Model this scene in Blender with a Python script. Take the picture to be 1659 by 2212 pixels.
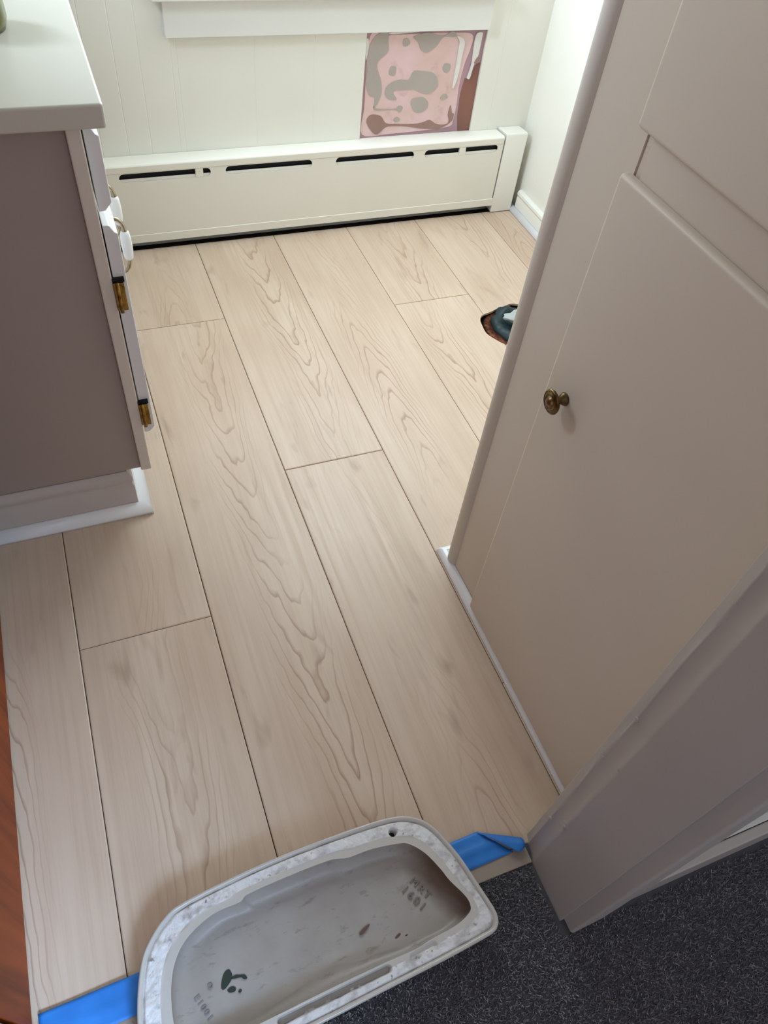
import bpy, bmesh, math, random
import numpy as np
from mathutils import Vector, Matrix, noise
random.seed(7)
S = bpy.context.scene
COL = S.collection
for o in list(bpy.data.objects): bpy.data.objects.remove(o)

# ------------------------------------------------------------------ camera
cam = bpy.data.objects.new('camera', bpy.data.cameras.new('camera'))
COL.objects.link(cam)
Rm = Matrix(((0.92888076, -0.35696413, 0.09877823),
             (-0.21854698, -0.74356496, -0.63194017),
             (0.299028, 0.56540938, -0.76869662)))
right, up, back = Rm[0], -Rm[1], -Rm[2]
cam.matrix_world = Matrix(((right[0], up[0], back[0], 0), (right[1], up[1], back[1], 0),
                           (right[2], up[2], back[2], 1.2), (0, 0, 0, 1)))
cam.data.sensor_fit = 'VERTICAL'; cam.data.sensor_height = 36
cam.data.lens = 36 * 1599.5 / 2212
cam.data.clip_start = 0.02
S.camera = cam

# ------------------------------------------------------------------ light
W = bpy.data.worlds.new('world'); S.world = W; W.use_nodes = True
W.node_tree.nodes['Background'].inputs[0].default_value = (0.78, 0.80, 0.90, 1)
W.node_tree.nodes['Background'].inputs[1].default_value = 0.40
def area(name, loc, target, sx, sy, power, col):
    l = bpy.data.lights.new(name, 'AREA'); l.shape = 'RECTANGLE'; l.size = sx; l.size_y = sy
    l.energy = power; l.color = col
    o = bpy.data.objects.new(name, l); COL.objects.link(o); o.location = loc
    d = Vector(target) - Vector(loc); o.rotation_euler = d.to_track_quat('-Z', 'Y').to_euler()
    return o
area('window_daylight', (0.735, 1.99, 1.16), (0.70, 1.0, 0.35), 0.80, 1.0, 13, (0.82, 0.93, 1.0))
bl = area('bedroom_window_daylight', (0.12, -1.30, 1.35), (-0.40, 0.10, 0.0), 0.50, 0.50, 1.40, (0.47, 0.68, 1.0))
bl.data.spread = math.radians(30)
vl = area('added_fill_light', (-0.43, 1.45, 1.55), (0.90, 1.50, 1.38), 0.12, 0.50, 6.6, (0.73, 0.86, 1.0))  # added fill, unseen lamp that lifts the back wall and upper cabinet
vl.data.spread = math.radians(122)
S.view_settings.view_transform = 'Standard'; S.view_settings.look = 'None'
S.view_settings.gamma = 1; S.view_settings.use_curve_mapping = False
S.view_settings.exposure = 0.68

# ------------------------------------------------------------------ helpers
def tag(o, label=None, cat=None, group=None, kind=None):
    if label: o['label'] = label
    if cat: o['category'] = cat
    if group: o['group'] = group
    if kind: o['kind'] = kind
    return o
def empty(name, loc=(0, 0, 0)):
    o = bpy.data.objects.new(name, None); COL.objects.link(o); o.location = loc
    o.empty_display_size = 0.05
    return o
def link(name, me, mat, parent=None, smooth=False):
    o = bpy.data.objects.new(name, me); COL.objects.link(o)
    if mat: me.materials.append(mat)
    if smooth:
        for p in me.polygons: p.use_smooth = True
    if parent:
        o.parent = parent
        o.matrix_parent_inverse = Matrix.Translation(-parent.location)
    return o
def from_bm(name, bm, mat, parent=None, smooth=False, bevel=0, seg=2, recalc=True):
    if recalc: bmesh.ops.recalc_face_normals(bm, faces=bm.faces)
    me = bpy.data.meshes.new(name); bm.to_mesh(me); bm.free()
    o = link(name, me, mat, parent, smooth or bevel > 0)
    if bevel:
        m = o.modifiers.new('bevel', 'BEVEL'); m.width = bevel; m.segments = seg
        m.limit_method = 'ANGLE'; m.angle_limit = math.radians(35); m.harden_normals = True
    return o
def add_box(bm, x0, x1, y0, y1, z0, z1):
    v = [bm.verts.new((x, y, z)) for z in (z0, z1) for y in (y0, y1) for x in (x0, x1)]
    for f in ((0, 2, 3, 1), (4, 5, 7, 6), (0, 1, 5, 4), (2, 6, 7, 3), (0, 4, 6, 2), (1, 3, 7, 5)):
        bm.faces.new([v[i] for i in f])
def box(name, x0, x1, y0, y1, z0, z1, mat, parent=None, bevel=0.0, seg=2):
    bm = bmesh.new(); add_box(bm, x0, x1, y0, y1, z0, z1)
    return from_bm(name, bm, mat, parent, False, bevel, seg)
def add_prism(bm, pts, fn, t0, t1):
    """pts: 2-D outline, fn(a,b,t) -> xyz, extruded from t0 to t1"""
    A = [bm.verts.new(fn(a, b, t0)) for a, b in pts]; B = [bm.verts.new(fn(a, b, t1)) for a, b in pts]
    n = len(pts)
    for i in range(n):
        bm.faces.new((A[i], A[(i + 1) % n], B[(i + 1) % n], B[i]))
    bm.faces.new(A[::-1]); bm.faces.new(B)
def prism(name, pts, fn, t0, t1, mat, parent=None, bevel=0, seg=2, smooth=False):
    bm = bmesh.new(); add_prism(bm, pts, fn, t0, t1)
    return from_bm(name, bm, mat, parent, smooth, bevel, seg)
FZ = lambda a, b, t: (a, b, t)      # outline in xy, along z
FY = lambda a, b, t: (a, t, b)      # outline in xz, along y
FX = lambda a, b, t: (t, a, b)      # outline in yz, along x
def lathe(bm, prof, M, n=40):
    rings = []
    for r, h in prof:
        rings.append([bm.verts.new(M @ Vector((r * math.cos(2 * math.pi * i / n), r * math.sin(2 * math.pi * i / n), h))) for i in range(n)])
    for a, b in zip(rings, rings[1:]):
        for i in range(n): bm.faces.new((a[i], a[(i + 1) % n], b[(i + 1) % n], b[i]))
    bm.faces.new(rings[0][::-1]); bm.faces.new(rings[-1])
def tube(bm, P, rad, n=14):
    P = [Vector(p) for p in P]; rings = []
    ref = Vector((0.13, 0.97, 0.21)).normalized()
    for i, p in enumerate(P):
        t = (P[min(i + 1, len(P) - 1)] - P[max(i - 1, 0)]).normalized()
        u = t.cross(ref).normalized(); v = t.cross(u)
        r = rad[i] if isinstance(rad, (list, tuple)) else rad
        rings.append([bm.verts.new(p + r * (math.cos(2 * math.pi * k / n) * u + math.sin(2 * math.pi * k / n) * v)) for k in range(n)])
    for a, b in zip(rings, rings[1:]):
        for i in range(n): bm.faces.new((a[i], a[(i + 1) % n], b[(i + 1) % n], b[i]))
    bm.faces.new(rings[0][::-1]); bm.faces.new(rings[-1])
def catmull(P, k=8, closed=True):
    P = [Vector(p) for p in P]; n = len(P); out = []
    for i in range(n if closed else n - 1):
        if closed: a, b, c, d = P[i - 1], P[i], P[(i + 1) % n], P[(i + 2) % n]
        else: a, b, c, d = P[max(i - 1, 0)], P[i], P[i + 1], P[min(i + 2, n - 1)]
        for j in range(k):
            t = j / k
            out.append(0.5 * ((2 * b) + (c - a) * t + (2 * a - 5 * b + 4 * c - d) * t * t + (3 * b - a - 3 * c + d) * t ** 3))
    return out

# ------------------------------------------------------------------ materials
def srgb(h):
    h = h.lstrip('#'); c = [int(h[i:i + 2], 16) / 255 for i in (0, 2, 4)]
    return tuple(x / 12.92 if x <= .04045 else ((x + .055) / 1.055) ** 2.4 for x in c) + (1,)
class NT:
    def __init__(s, name):
        s.m = bpy.data.materials.new(name); s.m.use_nodes = True; s.t = s.m.node_tree
        s.b = s.t.nodes['Principled BSDF']; s.tc = None
    def n(s, kind, **kw):
        nd = s.t.nodes.new(kind)
        for k, v in kw.items():
            if k.startswith('i_'): s.put(nd.inputs[int(k[2:]) if k[2:].isdigit() else k[2:].replace('_', ' ')], v)
            else: setattr(nd, k, v)
        return nd
    def put(s, sock, v):
        if hasattr(v, 'is_output') or isinstance(v, bpy.types.NodeSocket): s.t.links.new(v, sock)
        else: sock.default_value = v
    def obj(s):
        if not s.tc: s.tc = s.n('ShaderNodeTexCoord')
        return s.tc.outputs['Object']
    def noise(s, vec, scale, detail=3, rough=.5, dist=0):
        return s.n('ShaderNodeTexNoise', i_Vector=vec, i_Scale=scale, i_Detail=detail, i_Roughness=rough, i_Distortion=dist).outputs['Fac']
    def mapping(s, vec, scale=(1, 1, 1), loc=(0, 0, 0), rot=(0, 0, 0)):
        return s.n('ShaderNodeMapping', i_Vector=vec, i_Scale=scale, i_Location=loc, i_Rotation=rot).outputs[0]
    def math(s, op, a, b=0.0, c=None):
        nd = s.n('ShaderNodeMath', operation=op); s.put(nd.inputs[0], a); s.put(nd.inputs[1], b)
        if c is not None: s.put(nd.inputs[2], c)
        return nd.outputs[0]
    def ramp(s, f, a, b, c0=0.0, c1=1.0):
        nd = s.n('ShaderNodeMapRange', i_0=f, i_1=a, i_2=b, i_3=c0, i_4=c1); return nd.outputs[0]
    def mix(s, f, a, b, mode='MIX'):
        nd = s.n('ShaderNodeMix', data_type='RGBA', blend_type=mode)
        s.put(nd.inputs[0], f); s.put(nd.inputs[6], a); s.put(nd.inputs[7], b); return nd.outputs[2]
    def bump(s, h, st, dist=.001):
        nd = s.n('ShaderNodeBump', i_Strength=st, i_Distance=dist, i_Height=h)
        s.put(s.b.inputs['Normal'], nd.outputs[0])
    def fin(s, col, rough=.5, metal=0, spec=.5):
        s.put(s.b.inputs['Base Color'], col); s.put(s.b.inputs['Roughness'], rough)
        s.put(s.b.inputs['Metallic'], metal); s.put(s.b.inputs['Specular IOR Level'], spec)
        return s.m
def paint(name, hexc, rough=.45, var=.05, bump=.12, bs=60, spec=.4):
    t = NT(name); c = srgb(hexc)
    n = t.noise(t.obj(), 5, 3); d = tuple(x * (1 - var * 2) for x in c[:3]) + (1,)
    t.bump(t.noise(t.obj(), bs, 3), bump, .0006)
    return t.fin(t.mix(t.ramp(n, .3, .75), c, d), rough, 0, spec)

M = {}
M['wall'] = paint('cream_wall_paint', '#F3F2E8', .5, .02)
M['trimw'] = paint('white_trim_paint', '#EEEEE8', .4, .02)
M['heater'] = paint('cream_heater_enamel', '#F3F1E6', .35, .02, .08, 25)
M['cream'] = paint('cabinet_cream_paint', '#D8CAB9', .42, .03, .2, 45)
M['jamb'] = paint('old_jamb_paint', '#B4ABA4', .38, .04, .3, 38)
M['vanbase'] = paint('vanity_base_paint', '#CFC8C2', .35, .02)
M['white'] = paint('gloss_white_paint', '#F2F3F5', .3, .01)
M['vanside'] = paint('vanity_side_laminate', '#B0A49D', .4, .03)
M['counter'] = paint('counter_laminate', '#D6D4C8', .35, .02, .04, 200)
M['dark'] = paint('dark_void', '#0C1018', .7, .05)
M['carpetbase'] = paint('carpet_backing', '#5A595E', .95, .1)
M['bead'] = paint('bead_paint', '#E6DED4', .4, .02)
M['ceramic'] = paint('white_ceramic', '#F7F8FA', .12, .0, .0)
M['threshold'] = paint('threshold_vinyl', '#A99B8C', .45, .1, .3, 50)
M['subfloor'] = paint('subfloor_dark', '#1C1716', .8, .2)
def metal(name, hexa, hexb, rough=.35):
    t = NT(name); n = t.noise(t.obj(), 90, 4)
    return t.fin(t.mix(t.ramp(n, .35, .7), srgb(hexa), srgb(hexb)), rough, 1.0)
M['brass'] = metal('aged_brass', '#B08A45', '#6B4F22', .35)
M['antique'] = metal('antique_bronze', '#8C7550', '#43341F', .33)
M['nickel'] = metal('pull_metal', '#B8AC96', '#857A66', .25)
M['grayglaze'] = paint('grey_glaze_band', '#B4AFA8', .3, .05, .1, 60)

# --- vinyl plank floor: grain follows each plank (offset by plank attribute)
t = NT('vinyl_plank')
at = t.n('ShaderNodeAttribute', attribute_name='plank')
sep = t.n('ShaderNodeSeparateXYZ', i_0=at.outputs['Vector'])
rnd, lx, rn2 = sep.outputs[0], sep.outputs[1], sep.outputs[2]
off = t.n('ShaderNodeCombineXYZ', i_0=t.math('MULTIPLY', rnd, 37.0), i_1=t.math('MULTIPLY', rn2, 53.0), i_2=t.math('MULTIPLY', rnd, 11.0)).outputs[0]
vec = t.n('ShaderNodeVectorMath', operation='ADD', i_0=t.obj(), i_1=off).outputs[0]
# cathedral contours: level lines of a stretched height field
v1 = t.mapping(vec, (6.0, 0.62, 1))
h1 = t.noise(v1, 1.0, 2.0, .45, .0)
wob = t.noise(t.mapping(vec, (28, 9, 1)), 1.0, 2)
px_ = t.math('SUBTRACT', t.math('ADD', t.n('ShaderNodeSeparateXYZ', i_0=t.obj()).outputs[0], 2.0), lx)
px_ = t.math('ADD', px_, t.math('MULTIPLY', t.math('SUBTRACT', t.noise(t.mapping(vec, (1, 2.2, 1), (5, 2, 0)), 1.0, 1), .5), .10))
py_ = t.n('ShaderNodeSeparateXYZ', i_0=vec).outputs[1]
sg = t.math('SUBTRACT', t.math('MULTIPLY', t.math('GREATER_THAN', rn2, .5), 2.0), 1.0)
par = t.math('ADD', py_, t.math('MULTIPLY', sg, t.math('MULTIPLY', t.math('POWER', t.math('ABSOLUTE', px_), 1.6), 42.0)))
lev = t.math('ADD', t.math('MULTIPLY', par, 9.0), t.math('ADD', t.math('MULTIPLY', h1, 9.0), t.math('MULTIPLY', wob, 1.9)))
fr = t.math('FRACT', lev)
line = t.ramp(fr, 0.0, 0.22, 1.0, 0.0)       # sharp edge then fade
line2 = t.ramp(fr, .93, 1.0, 0.0, 1.0)
ring = t.math('MAXIMUM', line, line2)
msk = t.ramp(t.noise(t.mapping(vec, (7, 1.6, 1), (3, 5, 0)), 1.0, 2), .40, .60)
msk = t.math('MULTIPLY', msk, t.ramp(t.math('ABSOLUTE', px_), .024, .070, 1.0, 0.05))
ring = t.math('MULTIPLY', ring, msk)
strk = t.noise(t.mapping(vec, (120, 3.0, 1)), 1.0, 4, .6)
blot = t.noise(t.mapping(vec, (9, 3, 1), (9, 1, 0)), 1.0, 3)
knot = t.noise(t.mapping(vec, (26, 7, 1), (1, 9, 0)), 1.0, 2, .5, .6)
base = t.mix(t.ramp(blot, .3, .72), srgb('#DAC6B1'), srgb('#C9B09A'))
base = t.mix(t.ramp(rnd, 0, 1, 0, .35), base, srgb('#CFB8A2'))
base = t.mix(t.ramp(strk, .42, .75, 0, .38), base, srgb('#B49A7F'))
base = t.mix(t.ramp(ring, 0, 1, 0, .72), base, srgb('#9C7A62'))
base = t.mix(t.ramp(knot, .64, .80, 0, .55), base, srgb('#A08572'))
t.bump(strk, .12, .0005)
M['floor'] = t.fin(base, t.ramp(strk, .3, .7, .34, .46), 0, .45)

# --- carpet tufts
t = NT('carpet_yarn')
at = t.n('ShaderNodeAttribute', attribute_name='tuft')
M['yarn'] = t.fin(t.mix(at.outputs['Fac'], srgb('#6E6D71'), srgb('#B8B5B5')), .95, 0, .1)
# --- glue-spotted pink drywall
t = NT('pink_drywall')
n1 = t.noise(t.obj(), 12, 4); n2 = t.noise(t.mapping(t.obj(), (1, 1, 1), (4, 0, 2)), 30, 3)
c = t.mix(t.ramp(n1, .3, .7), srgb('#EBCBD0'), srgb('#DFC0B4'))
c = t.mix(t.ramp(n2, .6, .75, 0, .35), c, srgb('#C08F94'))
t.bump(n1, .2, .001)
M['pink'] = t.fin(c, .55)
M['pinkpaper'] = paint('mauve_paper_edge', '#C09CA6', .6, .15)
M['glue'] = paint('grey_glue', '#BDB3AC', .5, .10, .4, 60)
M['gluebrown'] = paint('brown_glue', '#A9877C', .5, .12, .4, 60)
M['stud'] = paint('brown_stud', '#96695C', .6, .22, .3, 40)
M['paper'] = paint('torn_paper', '#EDEBE6', .7, .06, .5, 80)
# --- tape
t = NT('blue_tape')
t.bump(t.noise(t.mapping(t.obj(), (60, 300, 300)), 1.0, 2), .25, .0004)
M['tape'] = t.fin(t.mix(t.ramp(t.noise(t.obj(), 30), .3, .7), srgb('#2F86DC'), srgb('#287ACF')), .55)
# --- porcelain
t = NT('porcelain_glaze')
n1 = t.noise(t.obj(), 14, 4, .6); n2 = t.noise(t.mapping(t.obj(), (1, 2.6, 1), (2, 7, 0), (0, 0, -.12)), 34, 5, .65)
c = t.mix(t.ramp(n1, .4, .75, 0, .5), srgb('#AAA49D'), srgb('#93887D'))
c = t.mix(t.ramp(n2, .59, .72, 0, .6), c, srgb('#76685A'))
dx = t.n('ShaderNodeSeparateXYZ', i_0=t.obj())
# brown water stain that follows the inner right-hand wall of the tray (own shape, broken edge)
vx = t.math('SUBTRACT', dx.outputs[0], 0.301); vy = t.math('SUBTRACT', dx.outputs[1], 0.175)
dd = t.math('SQRT', t.math('ADD', t.math('POWER', t.math('MULTIPLY', t.math('ADD', vx, t.math('MULTIPLY', vy, .42)), 1.9), 2.0), t.math('POWER', t.math('MULTIPLY', vy, .75), 2.0)))
ds = t.math('ADD', dd, t.math('MULTIPLY', t.math('SUBTRACT', n1, .5), .07))
c = t.mix(t.ramp(ds, .025, .090, .9, 0), c, srgb('#5F4530'))
t.bump(t.noise(t.obj(), 160, 3), .12, .0008)
M['glaze'] = t.fin(c, .42, 0, .4)
t = NT('unglazed_rim')
n1 = t.noise(t.mapping(t.obj(), (1, 1.6, 1)), 40, 5, .6); n2 = t.noise(t.obj(), 110, 4)
c = t.mix(t.ramp(n1, .50, .66, 0, .8), srgb('#E4E3E2'), srgb('#B4AEAA'))
c = t.mix(t.ramp(n2, .64, .72, 0, .8), c, srgb('#66605F'))
c = t.mix(t.ramp(t.noise(t.mapping(t.obj(), (1, 1, 1), (6, 3, 0)), 17, 4, .6), .55, .72, 0, .6), c, srgb('#8C8580'))
t.bump(t.noise(t.obj(), 90, 5, .65), .9, .003)
M['rim'] = t.fin(c, .5)
M['lip'] = paint('porcelain_lip', '#C9C4BC', .2, .02, .0)
M['hole'] = paint('hole_dark', '#23231F', .6, .1)
M['green'] = paint('green_stain', '#39463F', .5, .3, .3, 90)
M['faint'] = paint('faint_print', '#8D8788', .5, .1, 0)
M['letter'] = paint('moulded_letter', '#857B73', .5, .1, 0)
M['rust'] = paint('rust_mark', '#7E6052', .6, .2, .2, 90)
M['flange'] = paint('teal_flange', '#1D373B', .5, .35, .8, 60)
M['copper'] = metal('dirty_copper', '#7A4C36', '#2C1918', .6)
M['rag'] = paint('white_rag', '#B4BBB9', .7, .12, .6, 60)
t = NT('orange_door_wood')
n = t.noise(t.mapping(t.obj(), (1, 14, 1.2)), 2.0, 4, .55, .6)
M['wood'] = t.fin(t.mix(t.ramp(n, .35, .7), srgb('#9C4A18'), srgb('#6E2E0E')), .5, 0, .2)
M['olive'] = paint('olive_glass', '#7C7A45', .15, .05, 0)
t = NT('window_glass')
gl = t.b; gl.inputs['Transmission Weight'].default_value = 1; gl.inputs['Roughness'].default_value = 0; gl.inputs['IOR'].default_value = 1.45
M['glass'] = t.m

# ------------------------------------------------------------------ structure
# floor: vinyl planks, 9 in wide, laid towards the window wall; hole cut for the drain
xs = [-0.390, -0.1605, 0.0705, 0.3005, 0.530, 0.7585, 0.9865, 1.222, 1.36]
joints = {0: [-0.1, 1.12], 1: [-.477, .742, 1.961], 2: [.389 - 0, 1.608], 3: [-.165, 1.054], 4: [.62 + 1.219, .62 - .2], 5: [.343, 1.562], 6: [.75, 1.969], 7: [.4, 1.62]}
joints[2] = [1.608]; joints[4] = [.45]; joints[1] = [.742, 1.961]; joints[3] = [1.054]; joints[5] = [.343, 1.562]
bm = bmesh.new(); lay = bm.loops.layers.float_color.new('plank')
Y0, Y1 = .19, 1.968  # planks stop short; dark subfloor stands in for shadow under the heater
for i in range(8):
    ys = [Y0] + sorted(j for j in joints[i] if Y0 + .02 < j < Y1 - .02) + [Y1]
    for a, b in zip(ys, ys[1:]):
        g = .0007; nf = len(bm.faces)
        x0, x1, y0, y1 = xs[i] + g, xs[i + 1] - g, a + g, b - g
        c = (random.random(), (x0 + x1) / 2 + random.uniform(-.03, .03) + 2, random.random(), 1); e = .0018; d = .0010
        def ring(x0, x1, y0, y1, z): return [bm.verts.new(p) for p in ((x0, y0, z), (x1, y0, z), (x1, y1, z), (x0, y1, z))]
        A = ring(x0, x1, y0, y1, -.006); B = ring(x0, x1, y0, y1, -d); T = ring(x0 + e, x1 - e, y0 + e, y1 - e, 0)
        fs = []
        for P, Q in ((A, B), (B, T)):
            for k in range(4): fs.append(bm.faces.new((P[k], P[(k + 1) % 4], Q[(k + 1) % 4], Q[k])))
        fs.append(bm.faces.new(T)); fs.append(bm.faces.new(A[::-1]))
        for f in fs:
            for l in f.loops: l[lay] = c
fl = from_bm('floor', bm, M['floor'], recalc=False); tag(fl, kind='structure')
# drain hole
cut = bmesh.new()
hole = []
for k in range(48):
    a = 2 * math.pi * k / 48
    x, y = 1.055 + .098 * math.cos(a), 1.400 + .098 * math.sin(a)
    lim = 1.463 + (x - .985) * .30
    if y > lim: y = lim
    hole.append((x + .0015 * math.sin(9 * a), y + .0012 * math.cos(11 * a)))
add_prism(cut, hole, FZ, -.02, .02); bmesh.ops.recalc_face_normals(cut, faces=cut.faces)
cme = bpy.data.meshes.new('cut'); cut.to_mesh(cme); cut.free(); co = bpy.data.objects.new('cut', cme); COL.objects.link(co)
md = fl.modifiers.new('b', 'BOOLEAN'); md.object = co; md.operation = 'DIFFERENCE'; md.solver = 'EXACT'
dg = bpy.context.evaluated_depsgraph_get(); nm = bpy.data.meshes.new_from_object(fl.evaluated_get(dg))
fl.modifiers.clear(); fl.data = nm; bpy.data.objects.remove(co)

# subfloor under everything (part of the building)
bm = bmesh.new(); add_box(bm, -.6, 1.42, .19, 2.14, -.07, -.022)
tag(from_bm('subfloor', bm, M['subfloor']), kind='structure')
bm = bmesh.new(); add_box(bm, -1.6, 1.9, -1.4, .19, -.07, -.001)
tag(from_bm('floor_bedroom', bm, M['carpetbase']), kind='structure')

# carpet pile
rng = np.random.default_rng(3)
N = 150000
px = rng.uniform(-.45, 1.15, N); py = rng.uniform(-.30, .163, N)
ok = ~((px > .430) & (py > .056)) & (px > -.268)
px, py = px[ok], py[ok]; N = len(px)
ang = rng.uniform(0, 2 * np.pi, N); ln = rng.uniform(.005, .008, N); wd = rng.uniform(.0007, .0012, N)
lean = rng.normal(0, .0022, (N, 2)); cx, sy_ = np.cos(ang) * wd, np.sin(ang) * wd
V = np.zeros((N, 5, 3)); z0 = -.002
for k, (sx_, sy2) in enumerate(((1, 0), (-.5, .87), (-.5, -.87))):
    V[:, k, 0] = px + sx_ * cx - sy2 * sy_; V[:, k, 1] = py + sx_ * sy_ + sy2 * cx; V[:, k, 2] = z0
V[:, 3, 0] = px + lean[:, 0]; V[:, 3, 1] = py + lean[:, 1]; V[:, 3, 2] = z0 + ln
V[:, 4, 0] = px + lean[:, 0] + wd * 1.1; V[:, 4, 1] = py + lean[:, 1] + wd * .5; V[:, 4, 2] = z0 + ln
b = np.arange(N)[:, None] * 5
F = np.concatenate([b + np.array([0, 1, 3]), b + np.array([1, 2, 3]), b + np.array([2, 0, 4]), b + np.array([0, 3, 4]), b + np.array([2, 4, 3])], 1).reshape(-1, 3)
me = bpy.data.meshes.new('carpet'); me.from_pydata(V.reshape(-1, 3).tolist(), [], F.tolist())
ca = me.attributes.new('tuft', 'FLOAT', 'POINT'); ca.data.foreach_set('value', np.repeat(rng.uniform(0, 1, N) ** 1.6, 5).astype(np.float32))
tag(link('carpet', me, M['yarn']), 'charcoal grey cut pile carpet meeting the plank floor at the doorway', 'carpet', kind='stuff')

# back wall: random-width board panelling with V grooves, hole for the damaged patch and for the window
PX0, PX1, PZ0, PZ1 = .803, 1.156, .2365, .511
WX0, WX1, WZ0, WZ1 = .36, 1.11, .625, 1.75
grooves = [-.30, -.12, .10, .165, .223, .298, .312, .504, .662, 1.215]
bx = [(-.62, 0)]
for g in grooves:
    bx += [(g - .0018, 0), (g, .0007), (g + .0018, 0)]
for e in (PX0, PX1, WX0, WX1): bx.append((e, 0))
bx.append((1.36, 0)); bx.sort()
bm = bmesh.new(); zs = [-.02, PZ0, PZ1, WZ0, WZ1, 2.42]; YW = 2.02
for (xa, da), (xb, db) in zip(bx, bx[1:]):
    xm = (xa + xb) / 2
    for za, zb in zip(zs, zs[1:]):
        zm = (za + zb) / 2
        if PX0 < xm < PX1 and PZ0 < zm < PZ1: continue
        if WX0 < xm < WX1 and WZ0 < zm < WZ1: continue
        bm.faces.new([bm.verts.new(p) for p in ((xa, YW + da, za), (xb, YW + db, za), (xb, YW + db, zb), (xa, YW + da, zb))])
bmesh.ops.remove_doubles(bm, verts=bm.verts, dist=1e-5)
for f in bm.faces: f.normal_update()
def rimbox(x0, x1, z0, z1, d):   # reveal edges of a hole
    for a, b2 in (((x0, z0), (x1, z0)), ((x1, z0), (x1, z1)), ((x1, z1), (x0, z1)), ((x0, z1), (x0, z0))):
        bm.faces.new([bm.verts.new(p) for p in ((a[0], YW, a[1]), (b2[0], YW, b2[1]), (b2[0], YW + d, b2[1]), (a[0], YW + d, a[1]))])
rimbox(PX0, PX1, PZ0, PZ1, .0075)
add_box(bm, -.62, WX0, YW + .0075, YW + .12, -.02, 2.42); add_box(bm, WX1, 1.36, YW + .0075, YW + .12, -.02, 2.42)
add_box(bm, WX0, WX1, YW + .0075, YW + .12, -.02, WZ0); add_box(bm, WX0, WX1, YW + .0075, YW + .12, WZ1, 2.42)
rimbox(WX0, WX1, WZ0, WZ1, .0075)
tag(from_bm('wall_back', bm, M['wall'], recalc=False), kind='structure')

tag(box('wall_right', 1.347, 1.45, .20, 2.02, -.02, 2.42, M['wall']), kind='structure')
tag(box('wall_left', -.62, -.52, .20, 2.02, -.02, 2.42, M['wall']), kind='structure')
tag(box('ceiling', -.62, 1.45, .08, 2.14, 2.42, 2.5, M['trimw']), kind='structure')
# partition to the bedroom, right and left of the doorway, and above
bm = bmesh.new(); add_box(bm, .455, 1.9, .080, .200, -.02, 2.42); add_box(bm, -1.6, -.30, .080, .200, -.02, 2.42); add_box(bm, -.30, .455, .080, .200, 2.05, 2.42)
tag(from_bm('wall_front', bm, M['wall']), kind='structure')
# door jamb, right: worn stepped profile with slight unevenness from old paint
def wavy_prism(name, pts, z0, z1, mat, nz=60, amp=.0006):
    bm = bmesh.new(); rings = []
    for k in range(nz + 1):
        z = z0 + (z1 - z0) * k / nz
        rings.append([bm.verts.new((x + amp * noise.noise(Vector((x * 90, y * 90, z * 14))), y + amp * noise.noise(Vector((y * 70, x * 50 + 5, z * 17))), z)) for x, y in pts])
    n = len(pts)
    for a, b2 in zip(rings, rings[1:]):
        for i in range(n): bm.faces.new((a[i], a[(i + 1) % n], b2[(i + 1) % n], b2[i]))
    bm.faces.new(rings[0][::-1]); bm.faces.new(rings[-1])
    return from_bm(name, bm, mat, None, True, .0014, 2)
jp = [(.437, .077), (.437, .1610), (.4376, .1636), (.4394, .1672), (.4428, .1765), (.4440, .1870), (.4438, .1895), (.4456, .1925), (.4478, .1985), (.4500, .2035), (.456, .2035), (.456, .077)]
tag(wavy_prism('trim_1', jp, -.004, 2.05, M['jamb'], 160, .0012), kind='structure')
bm = bmesh.new()
for x, y, z, r in ((.4438, .1885, .128, .0042), (.4374, .1640, .175, .0030), (.4440, .1880, .47, .0032), (.4376, .1638, .39, .0022), (.4440, .1885, .36, .0022)):
    q = bmesh.ops.create_icosphere(bm, subdivisions=2, radius=r)
    for v in q['verts']:
        v.co.x *= .45; v.co.z *= 1.5; v.co *= 1 + .3 * noise.noise(v.co * 400); v.co += Vector((x, y, z))
tag(from_bm('trim_9', bm, M['jamb'], None, True), kind='structure')
cp = [(.443, .0585), (.446, .0555), (.50, .0575), (.505, .062), (.505, .079), (.443, .079)]
tag(wavy_prism('trim_2', cp, .004, 2.10, M['jamb'], 60, .0006), kind='structure')
jl = [(-.28, .08), (-.28, .20), (-.30, .20), (-.30, .08)]
tag(wavy_prism('trim_3', jl, -.004, 2.05, M['jamb'], 30), kind='structure')
tag(box('baseboard_bedroom', .506, 1.9, .064, .079, .003, .10, M['jamb'], bevel=.003), kind='structure')
# threshold strip
tag(box('trim_4', -.279, .4365, .163, .1895, -.0005, .0035, M['threshold'], bevel=.0012), kind='structure')

# base + shoe along the right wall
bp = [(1.347, 0), (1.335, 0), (1.335, .045), (1.337, .052), (1.3335, .058), (1.3345, .066), (1.340, .071), (1.347, .072)]
tag(prism('baseboard_right', bp, FY, .205, 1.955, M['wall'], bevel=.0012), kind='structure')
def shoe_pts(x, s, r=.0135, h=.018):
    return [(x, 0)] + [(x + s * r * math.cos(a), h * math.sin(a)) for a in [math.radians(q) for q in (0, 15, 30, 45, 60, 75, 90)]]
sp = shoe_pts(1.3345, -1)
tag(prism('trim_5', sp, FY, .205, 1.99, M['white'], smooth=True), kind='structure')

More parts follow.
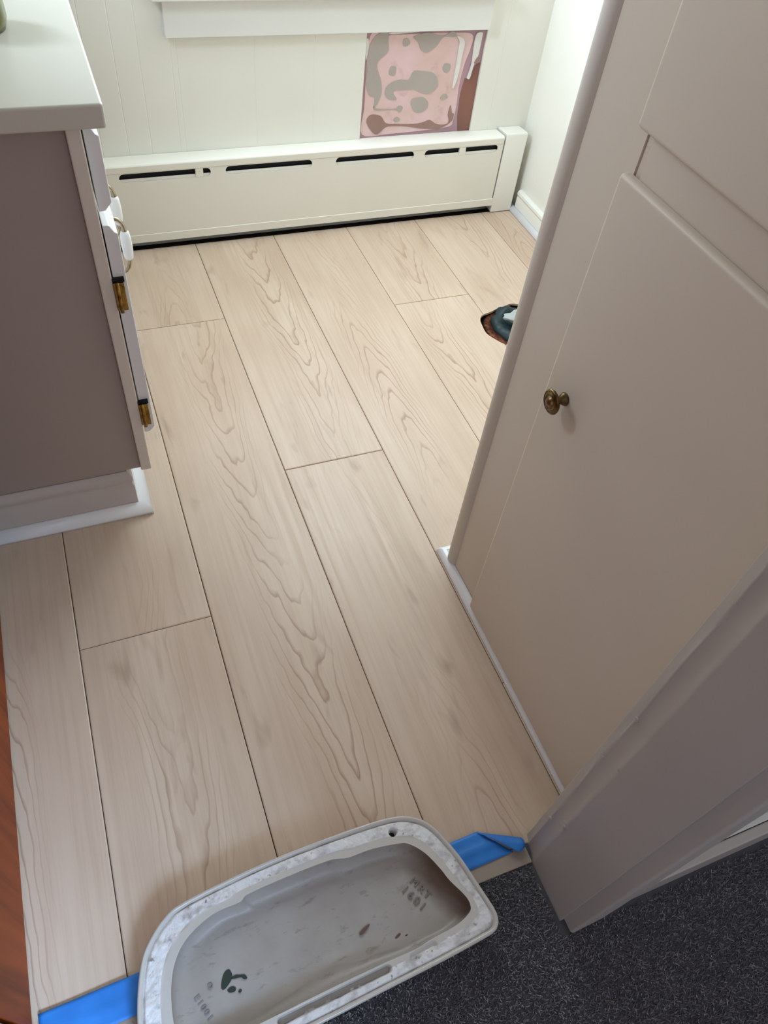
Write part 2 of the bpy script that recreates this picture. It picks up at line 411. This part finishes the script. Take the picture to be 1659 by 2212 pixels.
# window
tag(box('trim_6', .288, 1.152, 2.004, 2.0198, .5112, .5885, M['trimw'], bevel=.0015), kind='structure')     # apron
tag(box('trim_7', 0.262, 1.178, 1.988, 2.035, .589, .611, M['trimw'], bevel=.004), kind='structure')       # stool
win = empty('window_1', (.735, 2.06, .61)); tag(win, kind='structure')
bm = bmesh.new()
add_box(bm, .288, .36, 2.002, 2.0198, .609, 1.82); add_box(bm, 1.11, 1.152, 2.002, 2.0198, .609, 1.82); add_box(bm, .36, 1.11, 2.002, 2.0198, 1.75, 1.82)
from_bm('casing', bm, M['trimw'], win, bevel=.0015)
bm = bmesh.new()
for z0, z1, yy in ((.626, 1.19, 2.055), (1.17, 1.749, 2.085)):
    add_box(bm, .361, .40, yy, yy + .028, z0, z1); add_box(bm, 1.07, 1.109, yy, yy + .028, z0, z1)
    add_box(bm, .40, 1.07, yy, yy + .028, z0, z0 + .045); add_box(bm, .40, 1.07, yy, yy + .028, z1 - .035, z1)
from_bm('sash', bm, M['trimw'], win)
bm = bmesh.new(); add_box(bm, .40, 1.07, 2.067, 2.071, .67, 1.155); add_box(bm, .40, 1.07, 2.097, 2.101, 1.215, 1.714)
from_bm('glass_pane', bm, M['glass'], win)

# open wooden door folded back beside the vanity
dr = empty('door_1', (-.275, .205, 0)); tag(dr, kind='structure')
box('slab', -.314, -.279, .206, .90, .008, 2.03, M['wood'], dr, .002)

# ------------------------------------------------------------------ baseboard heater
ht = empty('baseboard_heater', (.7, 1.97, 0)); tag(ht, 'long cream baseboard heater with four dark vent slots below the panelled wall', 'heater')
YF = 1.962
def slot_cover():
    """front cover with rounded slots cut through, made as a triangulated outline with holes"""
    x0, x1, z0, z1 = .05, 1.248, .047, .2195
    cu = bpy.data.curves.new('c', 'CURVE'); cu.dimensions = '2D'; cu.fill_mode = 'BOTH'; cu.extrude = .0012
    def loop(P):
        s = cu.splines.new('POLY'); s.points.add(len(P) - 1)
        for q, p in zip(s.points, P): q.co = (p[0], p[1], 0, 1)
        s.use_cyclic_u = True
    loop([(x0, z0), (x1, z0), (x1, z1), (x0, z1)])
    for a, b2 in SL:
        r = .0115; zc = .2065; P = []
        for k in range(13): q = math.pi / 2 + math.pi * k / 12; P.append((a + r + r * math.cos(q), zc + r * math.sin(q)))
        for k in range(13): q = -math.pi / 2 + math.pi * k / 12; P.append((b2 - r + r * math.cos(q), zc + r * math.sin(q)))
        loop(P)
    ob = bpy.data.objects.new('c', cu); COL.objects.link(ob)
    dg = bpy.context.evaluated_depsgraph_get(); dg.update()
    me = bpy.data.meshes.new_from_object(ob.evaluated_get(dg)); bpy.data.objects.remove(ob)
    for v in me.vertices: v.co = Vector((v.co.x, YF + .0012 - v.co.z, v.co.y))
    return me
SL = [(.124, .361), (.401, .644), (.714, .954), (.988, 1.230)]
link('front_cover', slot_cover(), M['heater'], ht)
# recessed trough behind each slot: slanted lower lip catching light, dark above
bm = bmesh.new()
for a, b2 in SL:
    for p in ([(a, YF + .003, .195), (b2, YF + .003, .195), (b2, YF + .0055, .2022), (a, YF + .0055, .2022)],):
        vs = [bm.verts.new(q) for q in p]; bm.faces.new(vs)
        vs2 = [bm.verts.new((q[0], q[1] + .001, q[2] - .001)) for q in p]; bm.faces.new(vs2[::-1])
        for i in range(4): bm.faces.new((vs[i], vs2[i], vs2[(i + 1) % 4], vs[(i + 1) % 4]))
from_bm('damper_lip', bm, M['heater'], ht)
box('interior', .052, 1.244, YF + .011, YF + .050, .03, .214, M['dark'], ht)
# top hood with rounded nose
hp = [(YF + .001, .2195), (YF - .0015, .2205), (YF - .0015, .236), (YF + .001, .2395), (YF + .005, .241), (YF + .0575, .2375), (YF + .0575, .2355), (YF + .005, .2385), (YF + .0025, .2365), (YF + .0025, .2195)]
prism('hood', hp, FX, .05, 1.247, M['heater'], ht, .0008)
# bottom rail
rp = [(YF - .0015, .0235), (YF - .0015, .046), (YF + .001, .0475), (YF + .004, .0475), (YF + .004, .0235)]
prism('bottom_rail', rp, FX, .05, 1.252, M['heater'], ht, .0008)
for x in (.320, 1.101):
    bm = bmesh.new(); add_box(bm, x, x + .021, YF - .0008, YF + .008, .1945, .218)
    tb = from_bm('damper_tab', bm, M['heater'], ht, bevel=.002)
# end cap
prism('end_cap', [(YF - .0035, .002), (YF - .0035, .242), (YF, .2475), (YF + .0575, .2435), (YF + .0575, .002)], FX, 1.252, 1.324, M['heater'], ht, .0015)
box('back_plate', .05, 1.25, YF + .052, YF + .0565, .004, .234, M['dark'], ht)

# ------------------------------------------------------------------ damaged patch
pt = empty('wall_patch', (.98, 2.0265, .2375)); tag(pt, 'square opening in the panelling exposing pink drywall with grey glue spots', 'wall patch')
YP = 2.0262
box('backing', PX0 + .0005, PX1 - .0005, YP, YP + .001, PZ0 + .0005, PZ1 - .0005, M['pinkpaper'], pt)
def blob(name, P, mat, y1=.0012, base=0.0, k=5, parent=None, smooth=True, bev=.0007):
    Q = catmull([(a, b2) for a, b2 in P], k) if smooth else P
    Q = [(q[0], q[1]) for q in Q]
    bm = bmesh.new(); A = [bm.verts.new((a, YP - base, b2)) for a, b2 in Q]; B = [bm.verts.new((a, YP - base - y1, b2)) for a, b2 in Q]
    n = len(Q)
    for i in range(n): bm.faces.new((A[i], B[i], B[(i + 1) % n], A[(i + 1) % n]))
    bm.faces.new(B); bm.faces.new(A[::-1])
    o = from_bm(name, bm, mat, parent or pt)
    if name != 'adhesive_spot' and bev:
        m = o.modifiers.new('bevel', 'BEVEL'); m.width = bev; m.segments = 2; m.limit_method = 'ANGLE'; m.angle_limit = 1
    return o
pk = blob('drywall_face', [(.812, .246), (.90, .243), (1.00, .246), (1.085, .252), (1.097, .27), (1.100, .31), (1.098, .36), (1.104, .42), (1.115, .46), (1.112, .495), (1.05, .5), (.95, .5), (.86, .498), (.815, .5), (.811, .40), (.812, .32)], M['pink'], .0012)
L_ = [(.833,.5),(.863,.504),(.867,.484),(.868,.459),(.844,.438),(.841,.421),(.855,.389),(.86,.359),(.852,.331),(.84,.32),(.841,.344),(.824,.352),(.814,.377),(.813,.446),(.816,.478)]
T_ = [(.938,.493),(.976,.502),(1.006,.496),(1.03,.495),(1.049,.503),(1.064,.498),(1.06,.489),(1.033,.491),(1.021,.485),(1.008,.468),(.983,.454),(.964,.461),(.953,.48)]
t2 = [(.911,.488),(.923,.489),(.93,.477),(.915,.47),(.909,.477)]
c1 = [(.882,.423),(.895,.422),(.897,.41),(.893,.4),(.879,.402),(.877,.413)]
c2 = [(1.042,.424),(1.059,.422),(1.059,.406),(1.049,.401),(1.038,.411)]
big = [(.946,.404),(.955,.41),(.977,.408),(1.005,.404),(1.023,.391),(1.029,.373),(1.021,.356),(1.0,.348),(.974,.354),(.957,.361),(.93,.361),(.9,.361),(.896,.353),(.908,.338),(.887,.338),(.872,.349),(.871,.368),(.887,.383),(.913,.389),(.937,.388)]
m_ = [(.96,.338),(.987,.34),(1.006,.326),(1.006,.309),(.988,.298),(.968,.301),(.958,.314),(.952,.329)]
s1 = [(.84,.323),(.851,.316),(.903,.313),(.916,.32),(.929,.316),(.921,.302),(.904,.31),(.852,.311),(.841,.314)]
s2 = [(.904,.283),(.914,.29),(.925,.282),(.913,.276)]
s3 = [(1.046,.341),(1.059,.345),(1.067,.335),(1.054,.329),(1.045,.331)]
b1 = [(.834,.3),(.864,.295),(.883,.274),(.919,.27),(.97,.267),(.998,.27),(1.02,.275),(1.045,.262),(1.075,.26),(1.082,.27),(1.076,.288),(1.08,.313),(1.089,.292),(1.096,.287),(1.091,.267),(1.059,.25),(1.021,.25),(.986,.254),(.943,.262),(.901,.265),(.881,.262),(.856,.244),(.832,.263),(.822,.285)]
for P, mt in ((L_, 'glue'), (T_, 'glue'), (t2, 'glue'), (c1, 'glue'), (c2, 'glue'), (big, 'glue'), (m_, 'glue'), (s1, 'glue'), (s2, 'glue'), (s3, 'glue'), (b1, 'gluebrown')):
    blob('adhesive_spot', P, M[mt], .0011, .0012, parent=pk)
w1 = [(1.065,.492),(1.082,.488),(1.093,.474),(1.091,.443),(1.089,.398),(1.081,.363),(1.076,.363),(1.077,.403),(1.077,.459),(1.076,.479)]
w2 = [(1.124,.495),(1.142,.499),(1.143,.482),(1.141,.442),(1.134,.424),(1.13,.401),(1.126,.383),(1.118,.385),(1.122,.401),(1.125,.424),(1.123,.463)]
blob('torn_paper', w1, M['paper'], .0035, .0010); blob('torn_paper', w2, M['paper'], .0045, .0)
blob('stud_edge', [(1.112,.383),(1.122,.383),(1.132,.41),(1.146,.421),(1.153,.423),(1.155,.33),(1.1552,.2375),(1.117,.238),(1.109,.281),(1.106,.343)], M['stud'], .0006, .0001, smooth=False, bev=0)
blob('torn_paper', [(.805,.490),(.811,.488),(.811,.465),(.8075,.440),(.805,.455)], M['paper'], .0018, .0010); blob('torn_paper', [(.865,.503),(.90,.5065),(.955,.5085),(.957,.505),(.92,.5025),(.88,.500)], M['paper'], .0014, .0012)
blob('paper_tear', [(1.131,.426),(1.139,.439),(1.146,.435),(1.139,.426),(1.133,.423)], M['gluebrown'], .0012, .0044)

# ------------------------------------------------------------------ toilet drain
dn = empty('toilet_drain', (1.055, 1.40, -.02)); tag(dn, 'open toilet drain flange in a round hole in the plank floor', 'drain flange')
bm = bmesh.new(); Tm = Matrix.Translation((1.062, 1.403, 0))
lathe(bm, [(.093, -.0215), (.093, -.012), (.088, -.009), (.071, -.0085), (.069, -.012), (.050, -.013), (.050, -.021)], Tm, 56)
from_bm('flange_ring', bm, M['copper'], dn, True)
bm = bmesh.new(); n = 56; prof = [(.074, -.013), (.070, -.003), (.062, .004), (.052, .006), (.042, .002), (.034, -.006), (.022, -.011), (.004, -.013)]
rings = []
for r, h in prof:
    R_ = []
    for i in range(n):
        a = 2 * math.pi * i / n; q = noise.noise(Vector((math.cos(a) * 2.2, math.sin(a) * 2.2, r * 40)))
        rr = r * (1 + .13 * q); hh = h + .008 * noise.noise(Vector((math.cos(a) * 3, math.sin(a) * 3, r * 60 + 4)))
        lump = .011 * math.exp(-((a - 1.75) / .38) ** 2) if r > .03 else 0
        R_.append(bm.verts.new((1.062 + rr * math.cos(a), 1.403 + (rr + lump) * math.sin(a), max(hh + lump * .8, -.018))))
    rings.append(R_)
for a, b2 in zip(rings, rings[1:]):
    for i in range(n): bm.faces.new((a[i], a[(i + 1) % n], b2[(i + 1) % n], b2[i]))
bm.faces.new(rings[-1]); bm.faces.new(rings[0][::-1])
from_bm('wax_ring', bm, M['flange'], dn, True)
rg = bmesh.new(); bmesh.ops.create_icosphere(rg, subdivisions=4, radius=1)
for v in rg.verts:
    p = v.co.copy(); q = 1 + .35 * noise.noise(p * 1.6 + Vector((3, 1, 2))) + .12 * noise.noise(p * 4)
    v.co = Vector((1.062 + p.x * .040 * q, 1.412 + p.y * .021 * q + .006 * math.sin(p.x * 4), .019 + p.z * .010 * q))
o = from_bm('cleaning_rag', rg, M['rag'], None, True); tag(o, 'small crumpled white rag stuffed in the toilet drain opening', 'rag')

# ------------------------------------------------------------------ vanity
vn = empty('bathroom_vanity', (-.2, 1.3, 0)); tag(vn, 'bathroom vanity cabinet with taupe side panel and white doors', 'vanity')
VY0, VY1 = 1.030, 1.640
box('cabinet_body', -.505, .010, VY0 + .0, VY1, .12, .7545, M['vanside'], vn, .001)
# face frame, its edge standing slightly proud of the side panel
bm = bmesh.new(); add_box(bm, .010, .029, 1.019, 1.06, .122, .7545); add_box(bm, .010, .029, VY1 - .04, VY1 + .005, .122, .7545)
add_box(bm, .010, .029, 1.06, VY1 - .04, .73, .7545); add_box(bm, .010, .029, 1.06, VY1 - .04, .122, .20)
add_box(bm, .010, .029, 1.06, VY1 - .04, .60, .63)
from_bm('face_frame', bm, M['bead'], vn, bevel=.0022, seg=3)
box('countertop', -.515, .0605, 1.006, VY1 + .02, .7552, .7855, M['counter'], vn, .004, 3)
def panel_front(name, y0, y1, z0, z1, par):
    x0, x1 = .031, .050
    bm = bmesh.new()
    P = [(x0, z0), (x0, z1), (x0 + .009, z1 - .001), (x1 - .004, z1 - .012), (x1, z1 - .014), (x1, z0 + .012), (x0 + .009, z0 + .001)]
    add_prism(bm, P, FY, y0, y1)
    return from_bm(name, bm, M['white'], par, bevel=.0015)
d0 = panel_front('drawer_front', 1.031, 1.322, .634, .7505, vn); panel_front('drawer_front', 1.328, 1.632, .634, .7505, vn)
dA = panel_front('door', 1.0235, 1.322, .214, .6180, vn); dB = panel_front('door', 1.328, 1.634, .214, .6180, vn)
def pull(y, zc, par):
    bm = bmesh.new()
    def arc(s):
        return [(.050, y, zc + s * .052), (.056, y, zc + s * .0525), (.064, y, zc + s * .050), (.070, y, zc + s * .043), (.0725, y, zc + s * .034), (.073, y, zc + s * .027)]
    rr = [.006, .0042, .0036, .0036, .0042, .0056]
    tube(bm, arc(1)[:6] + [(.073, y, zc)] + arc(-1)[::-1], rr + [.003] + rr[::-1])
    p = from_bm('pull_handle', bm, M['nickel'], par, True)
    bm = bmesh.new(); tube(bm, [(.073, y, zc + q) for q in (-.028, -.024, -.012, 0, .012, .024, .028)], [.0055, .0078, .0092, .0097, .0092, .0078, .0055], 20)
    g = from_bm('ceramic_grip', bm, M['ceramic'], p, True)
pull(1.265, .440, dA); pull(1.385, .440, dB)
for z in (.505, .262):
    bm = bmesh.new(); add_box(bm, .0285, .0445, 1.0165, 1.0245, z - .024, z + .024)
    h = from_bm('hinge', bm, M['brass'], dA, bevel=.001)
    bm = bmesh.new(); tube(bm, [(.0345, 1.0155, z - .026), (.0345, 1.0155, z + .026)], .0030)
    from_bm('hinge_pin', bm, M['brass'], h, True)
    bm = bmesh.new(); add_box(bm, .0285, .046, 1.0185, 1.0240, z + .0245, z + .031)
    from_bm('hinge_recess', bm, M['dark'], h)
# toe base with moulded top wrapped round the cabinet foot
def base_profile(s):   # (outward distance, z)
    return [(0, 0), (.0085, 0), (.0085, .078), (.006, .082), (.006, .088), (.0085, .094), (.0085, .101), (.005, .108), (.0015, .111), (0, .114)]
def mitred(name, corner_pts, prof, mat, parent, smooth=False, bev=.0008):
    """sweep (out, z) profile along L path; corner_pts = path on cabinet faces with outward dirs"""
    bm = bmesh.new(); rings = []
    for (x, y), (ox, oy) in corner_pts:
        rings.append([bm.verts.new((x + ox * o_, y + oy * o_, z)) for o_, z in prof])
    n = len(prof)
    for a, b2 in zip(rings, rings[1:]):
        for i in range(n): bm.faces.new((a[i], a[(i + 1) % n], b2[(i + 1) % n], b2[i]))
    bm.faces.new(rings[0][::-1]); bm.faces.new(rings[-1])
    return from_bm(name, bm, mat, parent, smooth, bev)
box('toe_plinth', -.505, -.0175, 1.034, VY1, .001, .119, M['vanside'], vn)
mitred('base_moulding', [((-.505, 1.0335), (0, -1)), ((-.0170, 1.0335), (1, -1)), ((-.0170, VY1), (1, 0))], base_profile(1), M['vanbase'], vn)
shp = [(0, .0005)] + [(.0125 * math.cos(a), .0005 + .030 * math.sin(a)) for a in [math.radians(q) for q in range(0, 91, 10)]]
mitred('shoe_moulding', [((-.505, 1.0248), (0, -1)), ((-.0084, 1.0248), (1.92, -1)), ((-.0084, VY1), (1.92, 0))], shp, M['white'], vn, True, 0)
# added lamp body for the fill light, out of view; then the counter bottle
cl = empty('added_wall_lamp', (-.52, 1.45, 1.55)); tag(cl, 'slim wall lamp with a white diffuser, added out of view to brighten the room', 'wall lamp')
box('back_plate', -.5195, -.502, 1.20, 1.70, 1.47, 1.63, M['nickel'], cl, .003)
box('diffuser', -.5015, -.455, 1.18, 1.72, 1.49, 1.61, M['ceramic'], cl, .012, 4)
bm = bmesh.new(); lathe(bm, [(.030, .7858), (.036, .787), (.040, .80), (.040, .86), (.034, .872), (.014, .880), (.012, .905), (.006, .906)], Matrix.Translation((-.068, 1.262, 0)), 48)
o = from_bm('soap_bottle', bm, M['olive'], None, True); tag(o, 'olive green soap bottle on the vanity countertop, cut by the left edge', 'bottle')

# ------------------------------------------------------------------ built-in closet cabinet
cb = empty('linen_cabinet', (.55, .45, 0)); tag(cb, 'tall cream built-in linen cabinet with round knob beside the doorway', 'cabinet')
box('carcass', .550, 1.15, .2045, .715, .001, 2.40, M['cream'], cb, .0008)
box('stile', .548, .5499, .604, .7045, .0172, 2.40, M['cream'], cb)
box('divider_rail', .5465, .5499, .2047, .5915, .852, .905, M['cream'], cb, .0008)
bd = [(.5555 + .0165 * math.cos(math.radians(q)), .7175 + .0165 * math.sin(math.radians(q))) for q in range(90, 271, 12)] + [(.575, .7015), (.575, .734)]
prism('corner_bead', bd, FZ, .0175, 2.40, M['bead'], cb, smooth=True)
def cab_door(name, z0, z1):
    bm = bmesh.new(); add_box(bm, .533, .5478, .2050, .6085, z0, z1)
    return from_bm(name, bm, M['cream'], cb, bevel=.0055, seg=4)
ld = cab_door('lower_door', .0185, .858); ud = cab_door('upper_door', .9025, 2.36)
Kx = Matrix.Translation((.533, .563, .583)) @ Matrix.Rotation(-math.pi / 2, 4, 'Y')
bm = bmesh.new()
lathe(bm, [(.0085, 0), (.0092, .0015), (.0080, .0040), (.0058, .0075), (.0052, .0120), (.0062, .0150), (.0110, .0165), (.0158, .0185), (.0168, .0205), (.0164, .0222),
           (.0148, .0232), (.0138, .0224), (.0126, .0224), (.0116, .0238), (.0100, .0240), (.0092, .0230), (.0082, .0230), (.0074, .0244), (.0058, .0262), (.0036, .0272), (.0006, .0275)], Kx, 56)
from_bm('knob', bm, M['antique'], ld, True)
# shoe moulding wrapping the cabinet foot
bm = bmesh.new()
SP2 = [(0, .0005)] + [(.0160 * math.cos(math.radians(q)), .0005 + .0165 * math.sin(math.radians(q))) for q in range(0, 91, 15)]
def sweepL(path, prof):
    rings = [[bm.verts.new((x + ox * o_, y + oy * o_, z)) for o_, z in prof] for (x, y), (ox, oy) in path]
    n = len(prof)
    for a, b2 in zip(rings, rings[1:]):
        for i in range(n): bm.faces.new((a[i], a[(i + 1) % n], b2[(i + 1) % n], b2[i]))
    bm.faces.new(rings[0][::-1]); bm.faces.new(rings[-1])
sweepL([((.5485, .2045), (-1, 0)), ((.5485, .742), (-1, 1)), ((1.14, .742), (0, 1))], SP2)
add_box(bm, .5485, .60, .7345, .742, .0005, .0168)
tag(from_bm('trim_8', bm, M['white'], bevel=.0015), kind='structure')

# ------------------------------------------------------------------ painter's tape
def tape():
    bm = bmesh.new(); rows = []
    NX, NW = 120, 10
    P0, P1 = Vector((-.272, .1955, 0)), Vector((.374, .2083, 0))
    for i in range(NX + 1):
        u = i / NX; c0 = P0.lerp(P1, u); row = []
        for j in range(NW + 1):
            w = (j / NW - .5) * .047
            c = P0.lerp(P1, u * (1 + .062 * (1 - j / NW) * u ** 6))
            z = .0046 + .0022 * math.exp(-((j - 5) / 1.3) ** 2) * (.4 + .6 * max(0, min(1, (u - .6) * 4))) + .0010 * noise.noise(Vector((u * 9, j * .4, 1)))
            row.append(bm.verts.new((c.x - w * .02, c.y + w, z)))
        rows.append(row)
    for a, b2 in zip(rows, rows[1:]):
        for j in range(NW): bm.faces.new((a[j], b2[j], b2[j + 1], a[j + 1]))
    # loose end folded back over its far edge, standing a little proud of the strip
    A, B, C, D = Vector((.3715, .2312, .0060)), Vector((.4345, .2000, .0085)), Vector((.4335, .1850, .0125)), Vector((.4200, .1800, .0120))
    G = 14; grid = []
    for i in range(G + 1):
        u = i / G; row = []
        top = A.lerp(B, u); q = catmull([A, D.lerp(C, 0), C], 10, False)
        bot = A.lerp(D, min(1, u / .86)) if u < .86 else D.lerp(C, (u - .86) / .14)
        for j in range(7):
            v = j / 6; p = top.lerp(bot, v); p.z += .0055 * math.sin(math.pi * v) * u + .003 * math.sin(math.pi * u) * v
            row.append(bm.verts.new(p))
        grid.append(row)
    for a, b2 in zip(grid, grid[1:]):
        for j in range(6): bm.faces.new((a[j], a[j + 1], b2[j + 1], b2[j]))
    o = from_bm('painters_tape', bm, M['tape'], None, True, recalc=False)
    m = o.modifiers.new('solid', 'SOLIDIFY'); m.thickness = .0003
    return o
tag(tape(), 'strip of blue painters tape across the threshold, passing under the tank lid', 'tape')

# ------------------------------------------------------------------ toilet tank lid
tl = empty('toilet_tank_lid', (.09, .18, .010)); tag(tl, 'upside-down white porcelain toilet tank lid lying across the threshold', 'tank lid')
OUT = [(-.151,.159),(-.145,.193),(-.135,.225),(-.122,.245),(-.1,.265),(-.074,.276),(-.002,.285),(.072,.290),(.149,.291),(.208,.290),(.244,.287),(.267,.281),(.287,.269),(.301,.252),(.311,.230),(.322,.199),(.332,.155),(.339,.122),(.3385,.107),(.333,.098),(.324,.0935),(.303,.091),(.243,.0865),(.15,.082),(.088,.0785),(0,.075),(-.10,.072),(-.135,.077),(-.150,.093),(-.153,.125)]
BAS = [(-.108,.142),(-.104,.182),(-.092,.212),(-.071,.233),(-.035,.248),(.003,.2505),(.018,.2565),(.083,.260),(.139,.260),(.164,.2545),(.2,.254),(.238,.2485),(.255,.2425),(.273,.223),(.286,.196),(.293,.176),(.305,.152),(.308,.138),(.302,.128),(.277,.120),(.238,.1165),(.213,.113),(.169,.1125),(.089,.110),(.02,.1065),(-.04,.104),(-.08,.104),(-.10,.115)]
def resamp(P, n):
    Q = [Vector((p[0], p[1])) for p in catmull(P, 16)]
    L = [0]
    for i in range(len(Q)): L.append(L[-1] + (Q[(i + 1) % len(Q)] - Q[i]).length)
    out = []; j = 0
    for k in range(n):
        s = L[-1] * k / n
        while L[j + 1] < s: j += 1
        f = (s - L[j]) / (L[j + 1] - L[j] + 1e-12); out.append(Q[j].lerp(Q[(j + 1) % len(Q)], f))
    return out
NS = 840
oc = resamp(OUT, NS); ctr = Vector((.095, .178))
bq = [Vector((p[0], p[1])) for p in catmull(BAS, 16)]
bang = sorted((math.atan2(*( (q - ctr).yx)), (q - ctr).length) for q in bq)
def brad(a):
    for i in range(len(bang)):
        if bang[i][0] > a: break
    else: i = 0
    a0, r0 = bang[i - 1]; a1, r1 = bang[i]
    if a1 < a0: a1 += 2 * math.pi
    if a < a0 - 1e-9: a += 2 * math.pi
    return r0 + (r1 - r0) * min(1, max(0, (a - a0) / (a1 - a0 + 1e-9)))
ic = []
for p in oc:
    d = p - ctr; a = math.atan2(d.y, d.x); ic.append(ctr + d.normalized() * brad(a))
nr = []
for i in range(NS):
    t_ = (oc[(i + 3) % NS] - oc[i - 3]).normalized(); nn = Vector((t_.y, -t_.x))
    if nn.dot(ctr - oc[i]) < 0: nn = -nn
    nr.append(nn)
ZT = .048
SA, SB = Vector((.019, .0985)), Vector((.168, .1045)); SC, SD = Vector((.206, .105)), Vector((.238, .1095))
HC = Vector((.239, .2655))
def segd(p, a, b2):
    t_ = max(0, min(1, (p - a).dot(b2 - a) / (b2 - a).length_squared)); return (p - (a + (b2 - a) * t_)).length
def sst(a, b2, x):
    t_ = max(0, min(1, (x - a) / (b2 - a))); return t_ * t_ * (3 - 2 * t_)
def ztop(p, f, lump=True):
    z = 0
    if lump:
        n0 = noise.fractal(Vector((p.x * 38, p.y * 38, 2)), 1, 2, 4)
        w = sst(0, .12, f) * (1 - sst(.55, .72, f))
        z += .0022 * n0 * w + .0016 * abs(noise.noise(Vector((p.x * 90, p.y * 90, 7)))) * w
    return z
def build(name, rings, mat, cap=False, flip=False):
    bm = bmesh.new(); R_ = [[bm.verts.new(v) for v in r] for r in rings]
    for a, b2 in zip(R_, R_[1:]):
        n = len(a)
        for i in range(n): bm.faces.new((a[i], a[(i + 1) % n], b2[(i + 1) % n], b2[i]))
    if cap:
        c = bm.verts.new((ctr.x, ctr.y, R_[-1][0].co.z)); r = R_[-1]
        for i in range(len(r)): bm.faces.new((r[i], r[(i + 1) % len(r)], c))
    return from_bm(name, bm, mat, tl, True)
# outer wall and raised lip
rings = []
for off, z in ((.030, .0105), (.014, .0115), (.006, .015), (.0025, .022), (.0008, .032), (0, .041), (.0003, .0452), (.0012, .0472), (.0028, .048), (.0044, .0474), (.0058, .0454), (.0072, .0428)):
    rings.append([(oc[i].x + nr[i].x * off, oc[i].y + nr[i].y * off, z) for i in range(NS)])
lipo = build('outer_shell', rings, M['lip'])
# ledge: rough unglazed band then smooth glazed inner ledge
def ledge_rings(f0, f1, n):
    out = []
    for k in range(n + 1):
        f = f0 + (f1 - f0) * k / n; r = []
        for i in range(NS):
            a = oc[i] + nr[i] * .0072; p = a.lerp(ic[i], f)
            z = .0428 + .0030 * sst(0, .10, f) + ztop(p, f)
            ds = segd(p, SA, SB); z -= .0105 * (1 - sst(.0035, .0062, ds))
            ds = segd(p, SC, SD); z -= .004 * (1 - sst(.002, .006, ds))
            z -= .016 * (1 - sst(.0042, .0064, (p - HC).length))
            r.append((p.x, p.y, z))
        out.append(r)
    return out
build('plaster_band', ledge_rings(0, .62, 22), M['rim'])
build('inner_ledge', ledge_rings(.62, 1.0, 14), M['lip'])
# basin
rings = []; last = ledge_rings(.999, 1.0, 1)[-1]
rings.append(last)
for k in range(1, 19):
    t_ = k / 18; inn = .024 * t_ ** 1.7
    zf = .0455 - (.0455 - .0185) * (1 - (1 - t_) ** 2.2) ** .8
    rings.append([(ic[i].x + (ctr - ic[i]).normalized().x * inn, ic[i].y + (ctr - ic[i]).normalized().y * inn, zf) for i in range(NS)])
for k in range(1, 30):
    t_ = k / 30
    r = []
    for i in range(NS):
        a = ic[i] + (ctr - ic[i]).normalized() * .024; p = a.lerp(ctr, t_)
        r.append((p.x, p.y, .0185 - .0025 * sst(0, .5, t_) + .0008 * noise.noise(Vector((p.x * 25, p.y * 60, 0)))))
    rings.append(r)
build('tray', rings, M['glaze'], cap=True)
bm = bmesh.new(); lathe(bm, [(.0058, .0300), (.0058, .0306), (.0006, .0306)], Matrix.Translation((HC.x, HC.y, 0)), 28)
from_bm('bolt_hole', bm, M['hole'], tl, True)
bm = bmesh.new(); Q = []
dv = (SB - SA).normalized(); pv = Vector((-dv.y, dv.x))
for s_, c_ in ((1, SB), (-1, SA)):
    for k in range(9):
        a = -math.pi / 2 + math.pi * k / 8; q = c_ + s_ * dv * (.0036 * math.cos(a)) + s_ * pv * (.0036 * math.sin(a)); Q.append((q.x, q.y))
add_prism(bm, Q, FZ, .0354, .0364); from_bm('slot_floor', bm, M['grayglaze'], tl)
def letters(body, loc, size, rot, mat, ext=.0006, name='moulded_lettering'):
    cu = bpy.data.curves.new('t', 'FONT'); cu.body = body; cu.size = size; cu.extrude = ext; cu.align_x = 'CENTER'; cu.align_y = 'CENTER'; cu.bevel_depth = .0002; cu.space_character = 1.35
    ob = bpy.data.objects.new('t', cu); COL.objects.link(ob); dg = bpy.context.evaluated_depsgraph_get(); dg.update()
    me = bpy.data.meshes.new_from_object(ob.evaluated_get(dg)); bpy.data.objects.remove(ob)
    me.transform(Matrix.Translation(loc) @ Matrix.Rotation(rot, 4, 'Z'))
    return link(name, me, mat, tl)
rt = math.radians(-62)
letters('MRT', (.2545, .1850, .0192), .0150, rt, M['letter']); letters('1601', (.2400, .1760, .0190), .0165, rt, M['letter'])
letters('E1001', (-.0715, .150, .0188), .011, math.radians(-68), M['faint']); letters('o', (-.058, .172, .0186), .014, 0, M['faint'])

def stain(P, mat, z=.0172, th=.0006, k=5):
    Q = [(q[0], q[1]) for q in catmull(P, k)]; bm = bmesh.new(); add_prism(bm, Q, FZ, z, z + th)
    return from_bm('stain', bm, mat, tl)
stain([(-.037,.180),(-.030,.181),(-.028,.172),(-.033,.166),(-.041,.161),(-.045,.163),(-.043,.171)], M['green'])
stain([(-.038,.159),(-.032,.161),(-.027,.158),(-.029,.154),(-.036,.155)], M['green'])
stain([(-.025,.152),(-.022,.154),(-.020,.152),(-.023,.150)], M['green'])
stain([(-.030,.170),(-.024,.172),(-.018,.170),(-.012,.168),(-.010,.163),(-.014,.163),(-.018,.167),(-.026,.168)], M['green'])
stain([(.196,.139),(.203,.142),(.205,.140),(.198,.137)], M['rust']); stain([(.210,.136),(.214,.137),(.213,.135)], M['green'])
stain([(.150,.161),(.160,.166),(.168,.167),(.162,.162),(.153,.158)], M['rust'], th=.0004)
